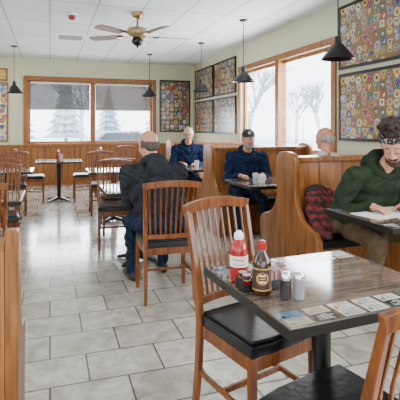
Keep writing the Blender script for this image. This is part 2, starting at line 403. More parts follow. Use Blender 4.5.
for x, y in ((2.78, 6.26), (2.76, 8.2), (2.1, 9.84), (-.68, 9.7)): dup(pl, (x, y, HC))

r = root('ceiling_fan', 'antique brass ceiling fan with five wood blades', 'ceiling fan', (1.18, 6.35, HC), scale=(1.13, 1.13, 1))
m = MB(); m.lathe([(.075, 0), (.075, -.03), (.05, -.08), (.02, -.09)], M_brass); m.obj('ceiling_canopy', r, smooth=True)
m = MB(); m.cyl((0, 0, -.08), (0, 0, -.22), .014, .014, M_brass); m.obj('downrod', r, smooth=True)
m = MB(); m.lathe([(.03, -.2), (.10, -.22), (.13, -.26), (.13, -.31), (.10, -.35), (.06, -.36), (.0, -.365)], plain('cream_brass', (.38, .27, .13), .3, metal=.6), seg=32); m.obj('motor_housing', r, smooth=True)
m = MB(); m.lathe([(.055, -.36), (.07, -.38), (.075, -.42), (.05, -.46), (.015, -.475), (.01, -.50), (0, -.505)], M_blackm); m.obj('switch_housing', r, smooth=True)
fb = wood('fan_blade_wood', (.10, .045, .02), (.19, .10, .05), sc=(3, 30, 10))
for i in range(5):
    a = math.radians(0 + 72 * i)
    m = MB()
    R = Matrix.Rotation(math.radians(12), 3, 'X')
    poly = [(.2, -.05), (.3, -.062), (.5, -.07), (.64, -.07), (.665, -.05), (.675, 0), (.665, .05), (.64, .07), (.5, .07), (.3, .062), (.2, .05)]
    vs = []
    for t in (-.004, .004):
        for p in poly: vs.append(R @ Vector((p[0], p[1], t)))
    n = len(poly); fs = [tuple(range(n))[::-1], tuple(range(n, 2 * n))] + [(k, (k + 1) % n, n + (k + 1) % n, n + k) for k in range(n)]
    m.add(vs, fs, fb)
    m.beam([(.10, 0, .005), (.17, 0, -.012), (.28, 0, -.012)], [.03, .03, .07], .008, M_brass, up=(0, 0, 1))
    o = m.obj('blade', r); o.location = (0, 0, -.33); o.rotation_euler = (0, 0, a)

# ---------------------------------------------------------------- chairs
def chair():
    r = root('dining_chair', 'honey oak slat-back dining chair with black vinyl seat', 'chair', (0, 0, 0), group='slat-back dining chairs')
    m = MB(); sz = .45
    def seatpoly(w0, w1, d0, d1): return [(-w0, d0), (w0, d0), (w1, d1), (w1 * .5, d1 + .015), (-w1 * .5, d1 + .015), (-w1, d1)]
    m.prism(seatpoly(.18, .205, -.20, .19), 'z', sz - .015, sz + .03, M_vinyl)
    m.prism([(p[0] * .93, p[1] * .93) for p in seatpoly(.18, .205, -.20, .19)], 'z', sz + .03, sz + .042, M_vinyl)
    m.obj('seat', r, bevel=.014, seg=3)
    m = MB()
    m.box((0, .18, .405), (.36, .022, .055), M_oak); m.box((0, -.185, .405), (.33, .022, .055), M_oak)
    for s in (-1, 1): m.beam([(s * .172, -.18, .405), (s * .19, .18, .405)], .055, .022, M_oak, up=(1, 0, 0))
    m.obj('seat_frame', r, bevel=.003)
    for s in (-1, 1):
        m = MB(); m.beam([(s * .192, .185, .0), (s * .188, .18, .435)], [.028, .034], [.028, .034], M_oak); m.obj('leg', r, bevel=.004)
    for s in (-1, 1):
        m = MB(); m.beam([(s * .185, -.235, 0), (s * .182, -.205, .25), (s * .18, -.195, .45), (s * .187, -.225, .68), (s * .197, -.285, .93)], [.026, .028, .030, .028, .025], [.032, .036, .04, .034, .026], M_oak); m.obj('leg', r, bevel=.004)
    m = MB()
    N_ = 10; path = []
    for i in range(N_ + 1):
        t = -1 + 2 * i / N_; path.append((t * .212, -.285 - .03 * (1 - t * t), .935 + .022 * (1 - t * t)))
    m.beam(path, .048, .024, M_oak, up=(0, 1, 0))
    path2 = [(p[0] * .83, p[1] + .079, .53) for p in path]
    m.beam(path2, .035, .022, M_oak, up=(0, 1, 0))
    for i in range(9):
        t = -0.82 + 1.64 * i / 8
        y1 = -.285 - .03 * (1 - t * t) ; x1 = t * .205; x0 = t * .178; y0 = y1 + .079
        m.beam([(x0, y0, .53), ((x0 + x1) / 2, (y0 + y1) / 2 + .012, .72), (x1, y1, .925)], .012, .010, M_oak)
    m.obj('backrest', r, bevel=.002)
    for s in (-1, 1):
        m = MB(); m.beam([(s * .183, -.21, .22), (s * .189, .18, .2)], .022, .016, M_oak, up=(1, 0, 0)); m.obj('stretcher', r, bevel=.002)
    m = MB(); m.box((0, -.02, .21), (.36, .018, .022), M_oak); m.obj('stretcher', r, bevel=.002)
    return r
ch = chair(); ch.location = (.88, 1.85, 0); ch.rotation_euler = (0, 0, pi + math.radians(16)); ch.scale = (.93, 1, 1.03)
ch['label'] = 'honey oak slat-back chair tucked under the table with condiments'
dup(ch, (.915, 1.25, 0), math.radians(15), 'honey oak slat-back chair with black seat, pulled up to the table', scale=(1, 1, .93))
dup(ch, (.90, 3.62, 0), math.radians(-3), 'honey oak slat-back chair holding a man in a dark coat', scale=(1.05, 1, .98))
gl = 'honey oak slat-back dining chair with black vinyl seat'
for x, y, a in ((.72, 5.25, 176), (.82, 6.0, 2), (.8, 7.3, 180), (-.50, 3.80, 0), (-.50, 4.98, 182), (-.30, 8.85, -90), (.62, 8.85, 90), (1.6, 9.6, 180), (-.6, 6.5, 0), (-.55, 7.6, 180)):
    dup(ch, (x, y, 0), math.radians(a), gl, scale=(1, 1, 1))

# ---------------------------------------------------------------- tables
ADC = [plain('ad_white', (.46, .45, .43), .12, var=.25), plain('ad_cream', (.34, .28, .19), .12), plain('ad_green', (.05, .14, .075), .12), plain('ad_dark', (.02, .018, .02), .12), plain('ad_orange', (.28, .12, .055), .12), plain('ad_blue', (.10, .17, .25), .12)]
def table(w, d, loc, rz=0, label='', ads=True, group='laminate dining tables'):
    r = root('dining_table', label, 'table', loc, rz, group)
    m = MB(); m.box((0, 0, .735), (w - .006, d - .006, .03), M_tabletop); m.obj('tabletop', r, bevel=.003)
    m = MB(); e = .008
    for s in (-1, 1):
        m.box((s * (w / 2), 0, .733), (e, d + e, .034), M_edge); m.box((0, s * (d / 2), .733), (w, e, .034), M_edge)
    m.obj('edge_band', r, bevel=.002)
    m = MB(); m.cyl((0, 0, .03), (0, 0, .70), .036, .036, M_blackm, 20); m.obj('pedestal', r, smooth=True)
    m = MB()
    for a in range(4):
        R = Matrix.Rotation(a * pi / 2 + pi/4, 3, 'Z')
        m.beam([R @ Vector((.02, 0, .05)), R @ Vector((.16, 0, .035)), R @ Vector((.27, 0, .012))], .05, [.05, .035, .02], M_blackm, up=(0, 0, 1))
    m.obj('foot_base', r, bevel=.003)
    m = MB(); m.box((0, 0, .71), (.3, .3, .02), M_blackm); m.obj('mounting_plate', r)
    if ads:
        rnd = random.Random(int(w * 100 + loc[0] * 10))
        z = .7503
        cw, chh = .086, .051
        def card(m, cx, cy, rot):
            R = Matrix.Rotation(rot, 3, 'Z'); k = rnd.choice([0, 0, 1, 0, 1, 2, 4, 5, 3])
            m.box(Vector((cx, cy, z)), (cw, chh, .0004), ADC[k], R)
            for q in range(5):
                ln = rnd.uniform(.02, .065); kk = rnd.choice([3, 3, 2, 4]) if k != 3 else 0
                m.box(Vector((cx, cy, z + .0003)) + R @ Vector((rnd.uniform(-.006, .006), .017 - q * .0085, 0)), (ln, .0028, .0003), ADC[kk], R)
            m.box(Vector((cx, cy, z + .0004)) + R @ Vector((-.029, -.010, 0)), (.014, .016, .0003), ADC[rnd.choice([2, 4, 5, 3])], R)
        nx = int((w - .06) / .088)
        for s in (-1, 1):
            m = MB()
            for i in range(nx):
                for row in (0, 1): card(m, -w / 2 + .06 + i * (w - .12) / max(1, nx - 1), s * (d / 2 - .038 - row * .053), 0)
            m.obj('printed_advertisement_strip', r)
    return r
table(.74, .66, (1.035, 1.56, 0), math.radians(4), 'square laminate table printed with small advertisements, holding condiments')
table(.74, .72, (.87, 4.58, 0), 0, 'laminate table in front of the man in the dark coat')
table(.74, .72, (.88, 6.65, 0), 0, 'laminate table standing empty in the dining aisle')
table(.74, .72, (-.60, 4.38, 0), 0, 'dark-edged laminate table beside the aisle')
table(.74, .72, (-.60, 7.05, 0), 0, 'laminate table near the cream patch display')
table(.8, .74, (.16, 8.85, 0), 0, 'laminate table with two chairs below the window')
table(1.35, .72, (2.65, 2.58, 0), 0, 'booth table where a man in a green hoodie reads papers', group='booth tables')
table(1.35, .74, (2.65, 4.62, 0), 0, 'booth table where a man in a dark cap sits', group='booth tables')
table(1.35, .74, (2.65, 6.6, 0), 0, 'booth table where a man in a navy hoodie sits', group='booth tables')

# ---------------------------------------------------------------- booths
def bez(p0, p1, p2, p3, n=8):
    return [tuple((1 - t) ** 3 * a + 3 * (1 - t) ** 2 * t * b + 3 * (1 - t) * t * t * c + t ** 3 * d for a, b, c, d in zip(p0, p1, p2, p3)) for t in [i / n for i in range(n + 1)]]
def bench(ln):
    r = root('booth_bench', 'oak booth bench with curved end panel and black seat', 'bench', (0, 0, 0), group='oak booth benches')
    prof = [(0, 0), (.46, 0)] + bez((.46, .1), (.46, .25), (.53, .30), (.52, .42), 6) + bez((.52, .44), (.50, .58), (.30, .50), (.22, .64), 8) + bez((.21, .66), (.12, .76), (.20, .90), (.18, 1.05), 8) + bez((.175, 1.07), (.165, 1.13), (.10, 1.15), (0, 1.15), 6)
    for x in (0, ln - .04):
        m = MB(); m.prism(prof, 'x', x, x + .05, M_booth); m.obj('end_panel', r, bevel=.008)
    m = MB(); m.prism([(.0, .08), (.075, .08), (.14, .45), (.10, .6), (.06, 1.06), (.0, 1.06)], 'x', .05, ln - .04, M_boothback); m.obj('back_panel', r)
    m = MB(); m.box((ln / 2, .05, 1.08), (ln - .08, .10, .045), M_booth); m.obj('top_rail', r, bevel=.006)
    m = MB(); m.box((ln / 2, .24, .2), (ln - .08, .36, .38), M_booth); m.obj('seat_base', r, bevel=.004)
    m = MB(); m.box((ln / 2 + .01, .29, .425), (ln - .09, .38, .08), M_vinyl); m.obj('seat', r, bevel=.02, seg=3)
    return r
bn = bench(1.5); bn.location = (2.0, 3.58, 0)
bn['label'] = 'oak booth bench facing the windows, back to back with another'
def bench_neg(x, y, lb): dup(bn, (x + 1.5, y, 0), pi, lb)
bench_neg(2.0, 3.57, 'oak booth bench with a red plaid coat lying on its seat')
dup(bn, (2.0, 5.68, 0), 0, 'oak booth bench backing onto the capped man')
bench_neg(2.0, 5.67, 'oak booth bench on which a man in a dark cap sits')
bench_neg(2.0, 7.75, 'oak booth bench on which a man in a navy hoodie sits')
dup(bn, (2.0, 7.76, 0), 0, 'oak booth bench with curved end panel')
dup(bn, (-1.625, 1.86, 0), 0, 'low oak booth bench with curved end panel beside the aisle', scale=(1, 1, .84))
acr_edge = plain('acrylic_edge', (.45, .48, .47), .2)
r = root('acrylic_divider', 'clear acrylic divider standing on the booth backs', 'divider', (2.92, 5.675, 1.152))
m = MB(); m.box((0, 0, .19), (1.08, .005, .37), M_acr); m.obj('clear_panel', r)
m = MB()
for s in (-1, 1): m.box((s * .543, 0, .19), (.006, .006, .38), acr_edge)
m.box((0, 0, .378), (1.09, .006, .004), acr_edge); m.box((0, 0, .004), (1.09, .04, .008), acr_edge); m.obj('edge_frame', r)

# ---------------------------------------------------------------- blobs & people
def prim_mesh(prims, seg=20, rings=12):
    vs = []; fs = []
    for p in prims:
        o = len(vs)
        if p[0] == 'cap':
            _, a, b, r0, r1, mt = p; a = Vector(a); b = Vector(b); d = b - a
            q = d.to_track_quat('Z', 'Y') if d.length > 1e-6 else Euler((0, 0, 0)).to_quaternion()
            for i in range(rings + 1):
                th = -pi / 2 + pi * i / rings
                c, rr = (b, r1) if th > 1e-6 else (a, r0)
                for j in range(seg):
                    ph = 2 * pi * j / seg
                    vs.append(c + q @ Vector((rr * math.cos(th) * math.cos(ph), rr * math.cos(th) * math.sin(ph), rr * math.sin(th))))
        else:
            _, c, rad, R, mt = p; c = Vector(c)
            for i in range(rings + 1):
                th = -pi / 2 + pi * i / rings
                for j in range(seg):
                    ph = 2 * pi * j / seg
                    v = Vector((rad[0] * math.cos(th) * math.cos(ph), rad[1] * math.cos(th) * math.sin(ph), rad[2] * math.sin(th)))
                    vs.append(c + (R @ v if R is not None else v))
        for i in range(rings):
            for j in range(seg):
                k = (j + 1) % seg
                fs.append((o + i * seg + j, o + i * seg + k, o + (i + 1) * seg + k, o + (i + 1) * seg + j))
    return vs, fs
def sdf(prims, P):
    D = []
    for p in prims:
        if p[0] == 'cap':
            _, a, b, r0, r1, mt = p; a = np.array(a); b = np.array(b); d = b - a
            t = np.clip(((P - a) @ d) / max(1e-9, d @ d), 0, 1)
            D.append(np.linalg.norm(P - (a + t[:, None] * d), axis=1) - (r0 + (r1 - r0) * t))
        else:
            _, c, rad, R, mt = p; Q = P - np.array(c)
            if R is not None: Q = Q @ np.array(R)
            rad = np.array(rad); k0 = np.linalg.norm(Q / rad, axis=1); k1 = np.linalg.norm(Q / rad ** 2, axis=1)
            D.append(k0 * (k0 - 1) / np.maximum(k1, 1e-6))
    return np.array(D)
def blob(name, prims, mats, voxel, parent, smooth=3, folds=(), fold_amp=.005, noise_amp=0, nfreq=60):
    vs, fs = prim_mesh(prims)
    me = bpy.data.meshes.new(name + '_src'); me.from_pydata(vs, [], fs); me.update()
    bm = bmesh.new(); bm.from_mesh(me); bmesh.ops.remove_doubles(bm, verts=bm.verts, dist=1e-5); bmesh.ops.recalc_face_normals(bm, faces=bm.faces); bm.to_mesh(me); bm.free()
    t = bpy.data.objects.new('tmp', me); COL.objects.link(t)
    rm = t.modifiers.new('r', 'REMESH'); rm.mode = 'VOXEL'; rm.voxel_size = voxel
    sm = t.modifiers.new('s', 'SMOOTH'); sm.factor = .5; sm.iterations = smooth
    dg = bpy.context.evaluated_depsgraph_get(); ev = t.evaluated_get(dg)
    out = bpy.data.meshes.new_from_object(ev); out.name = name
    bpy.data.objects.remove(t)
    n = len(out.polygons); cen = np.empty(n * 3); out.polygons.foreach_get('center', cen); cen = cen.reshape(-1, 3)
    D = sdf(prims, cen); idx = np.argmin(D, axis=0); mm = np.array([p[-1] for p in prims])[idx]
    for q in mats: out.materials.append(q)
    out.polygons.foreach_set('material_index', mm.astype(np.int32))
    out.polygons.foreach_set('use_smooth', np.ones(n, dtype=bool))
    nv = len(out.vertices); co = np.empty(nv * 3); out.vertices.foreach_get('co', co); co = co.reshape(-1, 3)
    no = np.empty(nv * 3); out.vertices.foreach_get('normal', no); no = no.reshape(-1, 3)
    if len(folds):
        Dv = sdf(prims, co); mv = np.array([p[-1] for p in prims])[np.argmin(Dv, axis=0)]
        msk = np.isin(mv, list(folds)).astype(float)
        x, y, z = co.T
        w = np.sin(46 * z + 5 * np.sin(17 * x + 9 * y) + 3 * np.sin(23 * y)) * .6 + np.sin(70 * (x + z * .6) + 4 * np.sin(21 * z)) * .4
        w = w - .4 * np.abs(w)
        co = co + no * (w * fold_amp * msk)[:, None]
    if noise_amp:
        x, y, z = co.T; f = nfreq
        w = np.sin(f * x + 3 * np.sin(f * .7 * y)) * np.sin(f * 1.1 * y + 2 * np.sin(f * .6 * z)) + np.sin(f * 1.3 * z + 3 * np.sin(f * .5 * x)) * .7
        co = co + no * (w * noise_amp)[:, None]
    out.vertices.foreach_set('co', co.ravel()); out.update()
    o = bpy.data.objects.new(name, out); COL.objects.link(o)
    if parent: o.parent = parent
    return o
def ik(a, b, l1, l2, pole):
    a = Vector(a); b = Vector(b); d = b - a; L_ = min(d.length, l1 + l2 - .002)
    dn = d.normalized(); x = (l1 * l1 - l2 * l2 + L_ * L_) / (2 * L_); h = math.sqrt(max(0, l1 * l1 - x * x))
    p = Vector(pole); p = (p - dn * p.dot(dn)).normalized()
    return a + dn * x + p * h, a + dn * L_
skin = plain('skin', (.47, .22, .135), .5, var=.06, scale=20)
skin2 = plain('skin_ruddy', (.46, .20, .12), .5, var=.08, scale=20)
lipm = plain('lips', (.26, .085, .07), .4); eyew = plain('eye_white', (.42, .38, .35), .2); eyed = plain('iris', (.01, .008, .006), .15)
def cloth(n, c, b=.25): return plain(n, c, .95, var=.18, scale=18, bump=b, bscale=40, spec=.15)
shoe = plain('shoe_leather', (.01, .009, .009), .5)
def person(label, loc, rz, lean=10, side=0, hy=0, hp=0, hr=0, hands=((-.15, .35, .80), (.15, .35, .80)), hd=None, feet=((-.12, .42), (.12, .42)),
           top=None, pants=None, sk=None, beard=None, brow=None, girth=1.0, vox=.007, hip=.56, tall=1.0, headfwd=.05, curl=.5, elb=.45, scale=1, fold=.006, neck=.165, lids=False):
    r = root('person', label, 'person', loc, rz, scale=scale)
    sk = sk or skin
    mats = [sk, top, pants, shoe, lipm, eyew, eyed, beard or sk, brow or sk]
    g = girth; la = math.radians(lean); sa = math.radians(side)
    ax = Vector((math.sin(sa), math.sin(la), math.cos(la))).normalized()
    P = Vector((0, 0, hip)); RT = Matrix.Rotation(-la, 3, 'X')
    def T(x, y, u): return P + ax * u + Vector((x, 0, 0)) + RT @ Vector((0, y, 0))
    pr = []
    def cap(a, b, r0, r1, m): pr.append(('cap', Vector(a), Vector(b), r0, r1, m))
    def ell(c, rad, R, m): pr.append(('ell', Vector(c), rad, R, m))
    s = tall
    ell(P + Vector((0, -.01, 0)), (.18 * g, .14 * g, .115), None, 2)
    ell(T(0, 0, .12 * s), (.172 * g, .13 * g, .15), RT, 1)
    ell(T(0, .005, .27 * s), (.182 * g, .128 * g, .17), RT, 1)
    ell(T(0, 0, .40 * s), (.175 * g, .105 * g, .12), RT, 1)
    sh = .185 * (1 + (g - 1) * .5)
    cap(T(-sh + .02, -.01, .445 * s), T(sh - .02, -.01, .445 * s), .066, .066, 1)
    nk = T(0, -.01, .50 * s)
    cap(T(-sh * .75, -.015, .46 * s), nk, .05, .055, 1); cap(T(sh * .75, -.015, .46 * s), nk, .05, .055, 1)
    HC_ = nk + Vector((ax.x * .15, math.sin(la) * .10 + headfwd, neck))
    RH = Matrix.Rotation(math.radians(hy), 3, 'Z') @ Matrix.Rotation(math.radians(-hp), 3, 'X') @ Matrix.Rotation(math.radians(hr), 3, 'Y')
    def H(x, y, z): return HC_ + RH @ Vector((x, y, z))
    cap(nk, H(0, -.02, -.06), .056, .054, 0)
    ell(H(0, -.008, .03), (.076, .096, .088), RH, 0)
    ell(H(0, .030, -.025), (.062, .060, .088), RH, 0)
    ell(H(0, .042, -.082), (.040, .042, .036), RH, 7)
    cap(H(0, .088, .018), H(0, .110, -.022), .007, .011, 0)
    cap(H(-.013, .096, -.027), H(.013, .096, -.027), .008, .008, 0)
    for q in (-1, 1):
        cap(H(q * .014, .087, .032), H(q * .044, .076, .034), .007, .006, 0)
        cap(H(q * .017, .0885, .037), H(q * .043, .079, .039), .004, .0032, 8)
        if lids:
            ell(H(q * .031, .0835, .012), (.013, .009, .0085), RH, 0)
            cap(H(q * .021, .0885, .005), H(q * .041, .085, .005), .0024, .0024, 8)
        else:
            ell(H(q * .031, .0835, .012), (.012, .007, .0052), RH, 5)
            ell(H(q * .030, .088, .012), (.0058, .0045, .0055), RH, 6)
        cap(H(q * .018, .085, .020), H(q * .043, .079, .019), .005, .005, 0)
        cap(H(q * .018, .084, .001), H(q * .043, .078, .001), .006, .006, 0)
        ell(H(q * .040, .062, -.03), (.021, .021, .024), RH, 0)
        ell(H(q * .077, -.008, .0), (.010, .019, .031), RH, 0)
    cap(H(-.018, .086, -.058), H(.018, .086, -.058), .007, .007, 4)
    if beard:
        cap(H(-.024, .090, -.046), H(.024, .090, -.046), .008, .008, 7)
        ell(H(0, .055, -.090), (.046, .044, .036), RH, 7)
        for q in (-1, 1): cap(H(q * .066, .008, -.02), H(q * .040, .055, -.078), .012, .022, 7)
    for k, q in enumerate((-1, 1)):
        S = T(q * sh, -.01, .435 * s); W0 = Vector(hands[k])
        E, W = ik(S, W0, .29, .255, (q * elb, -.25, -1))
        cap(S, E, .066 * (1 + (g - 1) * .5), .052, 1); cap(E, W, .050, .036, 1)
        cap(E.lerp(W, .85), W, .041, .040, 1)
        d = (hd[k] if hd else None); d = Vector(d).normalized() if d else (W - E).normalized()
        d = Vector((d.x, d.y, d.z * .5)).normalized()
        up = Vector((0, 0, 1)); up = (up - d * up.dot(d)).normalized(); lat = d.cross(up).normalized()
        Rm = Matrix((lat, d, up)).transposed()
        cap(W - d * .02, W + d * .03, .027, .028, 0)
        ell(W + d * .058, (.042, .052, .017), Rm, 0)
        for fi, (lo_, ln_) in enumerate(((-.033, .062), (-.011, .078), (.012, .084), (.034, .074))):
            off = lo_ * -q
            b0 = W + d * .092 + lat * off; dirf = (d + lat * off * 2.2).normalized()
            p1 = b0 + (dirf * math.cos(.25) - up * math.sin(.25)) * ln_ * .45
            p2 = p1 + (dirf * math.cos(.25 + curl) - up * math.sin(.25 + curl)) * ln_ * .33
            p3 = p2 + (dirf * math.cos(.25 + 1.8 * curl) - up * math.sin(.25 + 1.8 * curl)) * ln_ * .25
            cap(b0, p1, .0095, .009, 0); cap(p1, p2, .009, .008, 0); cap(p2, p3, .008, .007, 0)
        tb = W + d * .03 + lat * (.03 * -q); t1 = tb + (d * .6 + lat * -q * .75 - up * .2).normalized() * .042; t2 = t1 + (d * .9 + lat * -q * .25 - up * .3).normalized() * .032
        cap(tb, t1, .013, .011, 0); cap(t1, t2, .011, .0085, 0)
    for k, q in enumerate((-1, 1)):
        h = P + Vector((q * .09, .02, -.02)); A = Vector((feet[k][0], feet[k][1], .095))
        K, A2 = ik(h, A, .43, .41, (q * .12, 1, .8))
        cap(h, K, .086, .062, 2); cap(K, A2, .062, .045, 2); cap(A2 - Vector((0, 0, .01)), A2 + Vector((0, 0, .06)), .05, .05, 2)
        cap(A2 + Vector((0, -.03, -.052)), A2 + Vector((q * .015, .15, -.058)), .042, .036, 3)
        cap(A2, A2 + Vector((0, .05, -.045)), .043, .038, 3)
    body = blob('body', pr, mats, vox, r, folds=(1, 2), fold_amp=fold)
    return r, HC_, RH, T, nk
def hairblob(r, HC_, RH, prims, mat, vox=.006, amp=.002, nf=140, name='hair'):
    pr = []
    for p in prims:
        if p[0] == 'ell': pr.append(('ell', HC_ + RH @ Vector(p[1]), p[2], RH, 0))
        else: pr.append(('cap', HC_ + RH @ Vector(p[1]), HC_ + RH @ Vector(p[2]), p[3], p[4], 0))
    return blob(name, pr, [mat], vox, r, smooth=2, noise_amp=amp, nfreq=nf)
def capp(r, HC_, RH, mat, patch=None):
    c = bpy.data.objects.new('baseball_cap', None); COL.objects.link(c); c.empty_display_size = .1; c.parent = r
    c.rotation_euler = RH.to_euler(); c.location = HC_
    m = MB(); vs = []; seg = 28; rows = 8
    for i in range(rows + 1):
        th = (pi / 2) * i / rows
        for j in range(seg):
            ph = 2 * pi * j / seg
            vs.append((.085 * math.cos(th) * math.cos(ph), -.006 + .106 * math.cos(th) * math.sin(ph), .045 + .088 * math.sin(th) ** .9 if th > 0 else .045))
    fs = [(i * seg + j, i * seg + (j + 1) % seg, (i + 1) * seg + (j + 1) % seg, (i + 1) * seg + j) for i in range(rows) for j in range(seg)]
    m.add(vs, fs, mat); m.obj('crown', c, smooth=True)
    m = MB(); vs = []
    n = 12
    for rr, dz in ((0, 0), (.5, .004), (1, -.008)):
        for i in range(n + 1):
            a = math.radians(20 + 140 * i / n)
            x = .083 * math.cos(a); y = -.006 + .103 * math.sin(a)
            ext = .072 * rr * math.sin((a - math.radians(20)) / math.radians(140) * pi) ** .6 if 0 < i < n else 0
            vs.append((x * (1 + .02 * rr), y + ext, .048 + dz - .012 * rr * abs(math.cos(a))))
    fs = [(k * (n + 1) + i, k * (n + 1) + i + 1, (k + 1) * (n + 1) + i + 1, (k + 1) * (n + 1) + i) for k in range(2) for i in range(n)]
    m.add(vs, fs, mat); o = m.obj('visor', c, smooth=True); so = o.modifiers.new('s', 'SOLIDIFY'); so.thickness = .004
    if patch:
        m = MB(); m.cyl((0, .094, .085), (0, .104, .082), .022, .022, patch, 20); m.obj('cap_emblem', c, smooth=True)
    return c
def hood(r, T, s, mat, big=1.0):
    pr = []
    n = 14
    for i in range(n):
        a0 = 2 * pi * i / n; a1 = 2 * pi * (i + 1) / n
        def pt(a): return T(.085 * math.cos(a) * big, -.02 + .075 * math.sin(a) * big, .515 * s - .03 * math.sin(a))
        th = .026 + .018 * max(0, -math.sin(a0))
        pr.append(('cap', pt(a0), pt(a1), th, th, 0))
    pr.append(('ell', T(0, -.12, .45 * s), (.10, .045, .08), None, 0))
    return blob('hood', pr, [mat], .008, r, smooth=3, noise_amp=.0015, nfreq=60)
def glasses(r, HC_, RH):
    m = MB()
    def H(x, y, z): return HC_ + RH @ Vector((x, y, z))
    for q in (-1, 1):
        n = 14
        for i in range(n):
            a0, a1 = 2 * pi * i / n, 2 * pi * (i + 1) / n
            m.cyl(H(q * .031 + .025 * math.cos(a0), .104, .01 + .019 * math.sin(a0)), H(q * .031 + .025 * math.cos(a1), .104, .01 + .019 * math.sin(a1)), .0034, .0034, M_blackm, 6)
        m.cyl(H(q * .055, .104, .014), H(q * .08, .0, .014), .0028, .0028, M_blackm, 6)
    m.cyl(H(-.008, .106, .014), H(.008, .106, .014), .0028, .0028, M_blackm, 6)
    m.obj('eyeglasses', r)

navy = cloth('navy_fleece', (.005, .009, .024)); navy2 = cloth('blue_fleece', (.006, .013, .038)); green = cloth('dark_green_fleece', (.016, .026, .013))
coat = cloth('charcoal_coat', (.018, .020, .024)); jeans = cloth('denim', (.012, .021, .042)); khaki = cloth('brown_canvas', (.085, .056, .030)); whitec = cloth('light_jacket', (.45, .45, .44))
greyhair = plain('grey_hair', (.30, .28, .26), .8, var=.3, scale=80); crop = plain('cropped_dark_hair', (.07, .05, .038), .9, var=.3, scale=120); brownhair = plain('dark_brown_hair', (.020, .010, .005), .8, var=.5, scale=90); beardg = plain('grey_beard', (.22, .19, .165), .85, var=.3, scale=90); beardb = plain('brown_beard', (.05, .022, .010), .85, var=.4, scale=90)

r, h, RH, T, nk = person('balding man in charcoal coat and jeans, seated with back turned', (.915, 3.70, 0), math.radians(4), lean=15, side=-8, hy=10, hp=14,
    hands=((-.12, .42, .78), (.16, .44, .78)), feet=((-.18, .30), (.12, .42)), top=coat, pants=jeans, sk=skin2, girth=1.30, tall=.93, headfwd=.03, hip=.53, elb=.25, fold=.013, scale=1.06)
hairblob(r, h, RH, [('ell', (0, -.062, -.015), (.066, .040, .055)), ('ell', (-.070, -.025, .002), (.011, .045, .034)), ('ell', (.070, -.025, .002), (.011, .045, .034))], crop, amp=.0006)
hood(r, T, .93, coat, 1.05)
r, h, RH, T, nk = person('bearded man in navy jacket and dark cap at a booth table', (2.36, 5.28, 0), pi - math.radians(14), lean=10, side=-2, hy=-2, hp=0,
    hands=((-.16, .36, .79), (.14, .40, .79)), feet=((-.16, .45), (.14, .38)), top=navy2, pants=jeans, sk=skin2, beard=beardg, brow=beardg, girth=1.2, headfwd=.05, vox=.006, fold=.010)
capp(r, h, RH, plain('cap_black', (.006, .007, .010), .8), plain('cap_patch', (.4, .4, .36), .7))
hairblob(r, h, RH, [('ell', (-.074, -.035, .02), (.012, .04, .03)), ('ell', (.074, -.035, .02), (.012, .04, .03)), ('ell', (0, -.08, 0), (.06, .025, .04))], greyhair)
hood(r, T, 1, navy)
r, h, RH, T, nk = person('grey-haired man with glasses in a navy hoodie, leaning on table', (2.20, 7.28, 0), pi - math.radians(10), lean=12, hy=-6, hp=8,
    hands=((-.12, .38, .79), (.16, .36, .79)), top=navy2, pants=jeans, sk=skin, brow=greyhair, girth=1.2, tall=1.07, vox=.007, fold=.011)
hairblob(r, h, RH, [('ell', (0, -.03, .075), (.072, .085, .045)), ('ell', (-.074, -.025, .02), (.012, .045, .04)), ('ell', (.074, -.025, .02), (.012, .045, .04)), ('ell', (0, -.08, .0), (.06, .03, .05))], greyhair)
glasses(r, h, RH); hood(r, T, 1.07, navy)
r, h, RH, T, nk = person('balding man in a light jacket, seated with back turned', (2.68, 3.94, 0), math.radians(-4), lean=4, hy=20, hp=2,
    hands=((-.14, .36, .79), (.14, .36, .79)), top=whitec, pants=jeans, sk=skin2, girth=1.1, tall=1.05, vox=.009, headfwd=.02)
hairblob(r, h, RH, [('ell', (0, -.07, .0), (.066, .04, .055)), ('ell', (-.072, -.02, .0), (.014, .04, .03)), ('ell', (.072, -.02, .0), (.014, .04, .03))], greyhair)
r, h, RH, T, nk = person('bearded man in green hoodie and headband, reading papers', (2.41, 3.16, 0), pi, lean=37, side=0, hy=-52, hp=30,
    hands=((-.05, .46, .735), (.20, .42, .735)), hd=((.5, .8, -.1), (-.3, .9, -.1)), feet=((-.18, .44), (.14, .36)), top=green, pants=khaki, sk=skin, beard=beardb, brow=beardb, girth=1.25, tall=1.10, vox=.0055, headfwd=.05, hip=.53, scale=1.08, fold=.010, neck=.155, lids=True)
rnd = random.Random(5)
curls = [('ell', (0, -.03, .11), (.080, .085, .060)), ('ell', (0, -.09, .02), (.09, .060, .09)), ('ell', (-.080, -.055, .02), (.026, .045, .06)), ('ell', (.080, -.055, .02), (.026, .045, .06))]
for i in range(110):
    a = rnd.uniform(0, 2 * pi); e = rnd.uniform(.45, 1.5)
    if math.sin(a) > .1 and e < .8: continue
    curls.append(('ell', (.100 * math.cos(e) * math.cos(a), -.018 + .106 * math.cos(e) * math.sin(a), .095 + .098 * math.sin(e)), (rnd.uniform(.014, .023),) * 3))
for i in range(60):
    a = rnd.uniform(pi * 1.06, 1.94 * pi)
    curls.append(('ell', (.102 * math.cos(a), -.04 + .108 * math.sin(a), rnd.uniform(-.075, .07)), (rnd.uniform(.014, .024),) * 3))
hairblob(r, h, RH, curls, brownhair, amp=.004, nf=120, vox=.005)
pb = []
for i in range(24):
    a0 = 2 * pi * i / 24; a1 = 2 * pi * (i + 1) / 24
    for dz in (-.008, .010):
        def bp_(a):
            bk = .028 if math.sin(a) < -.2 else 0
            return ((.084 + bk * .6) * math.cos(a), -.010 + (.092 + bk) * math.sin(a), .089 + dz)
        pb.append(('cap', bp_(a0), bp_(a1), .012, .012))
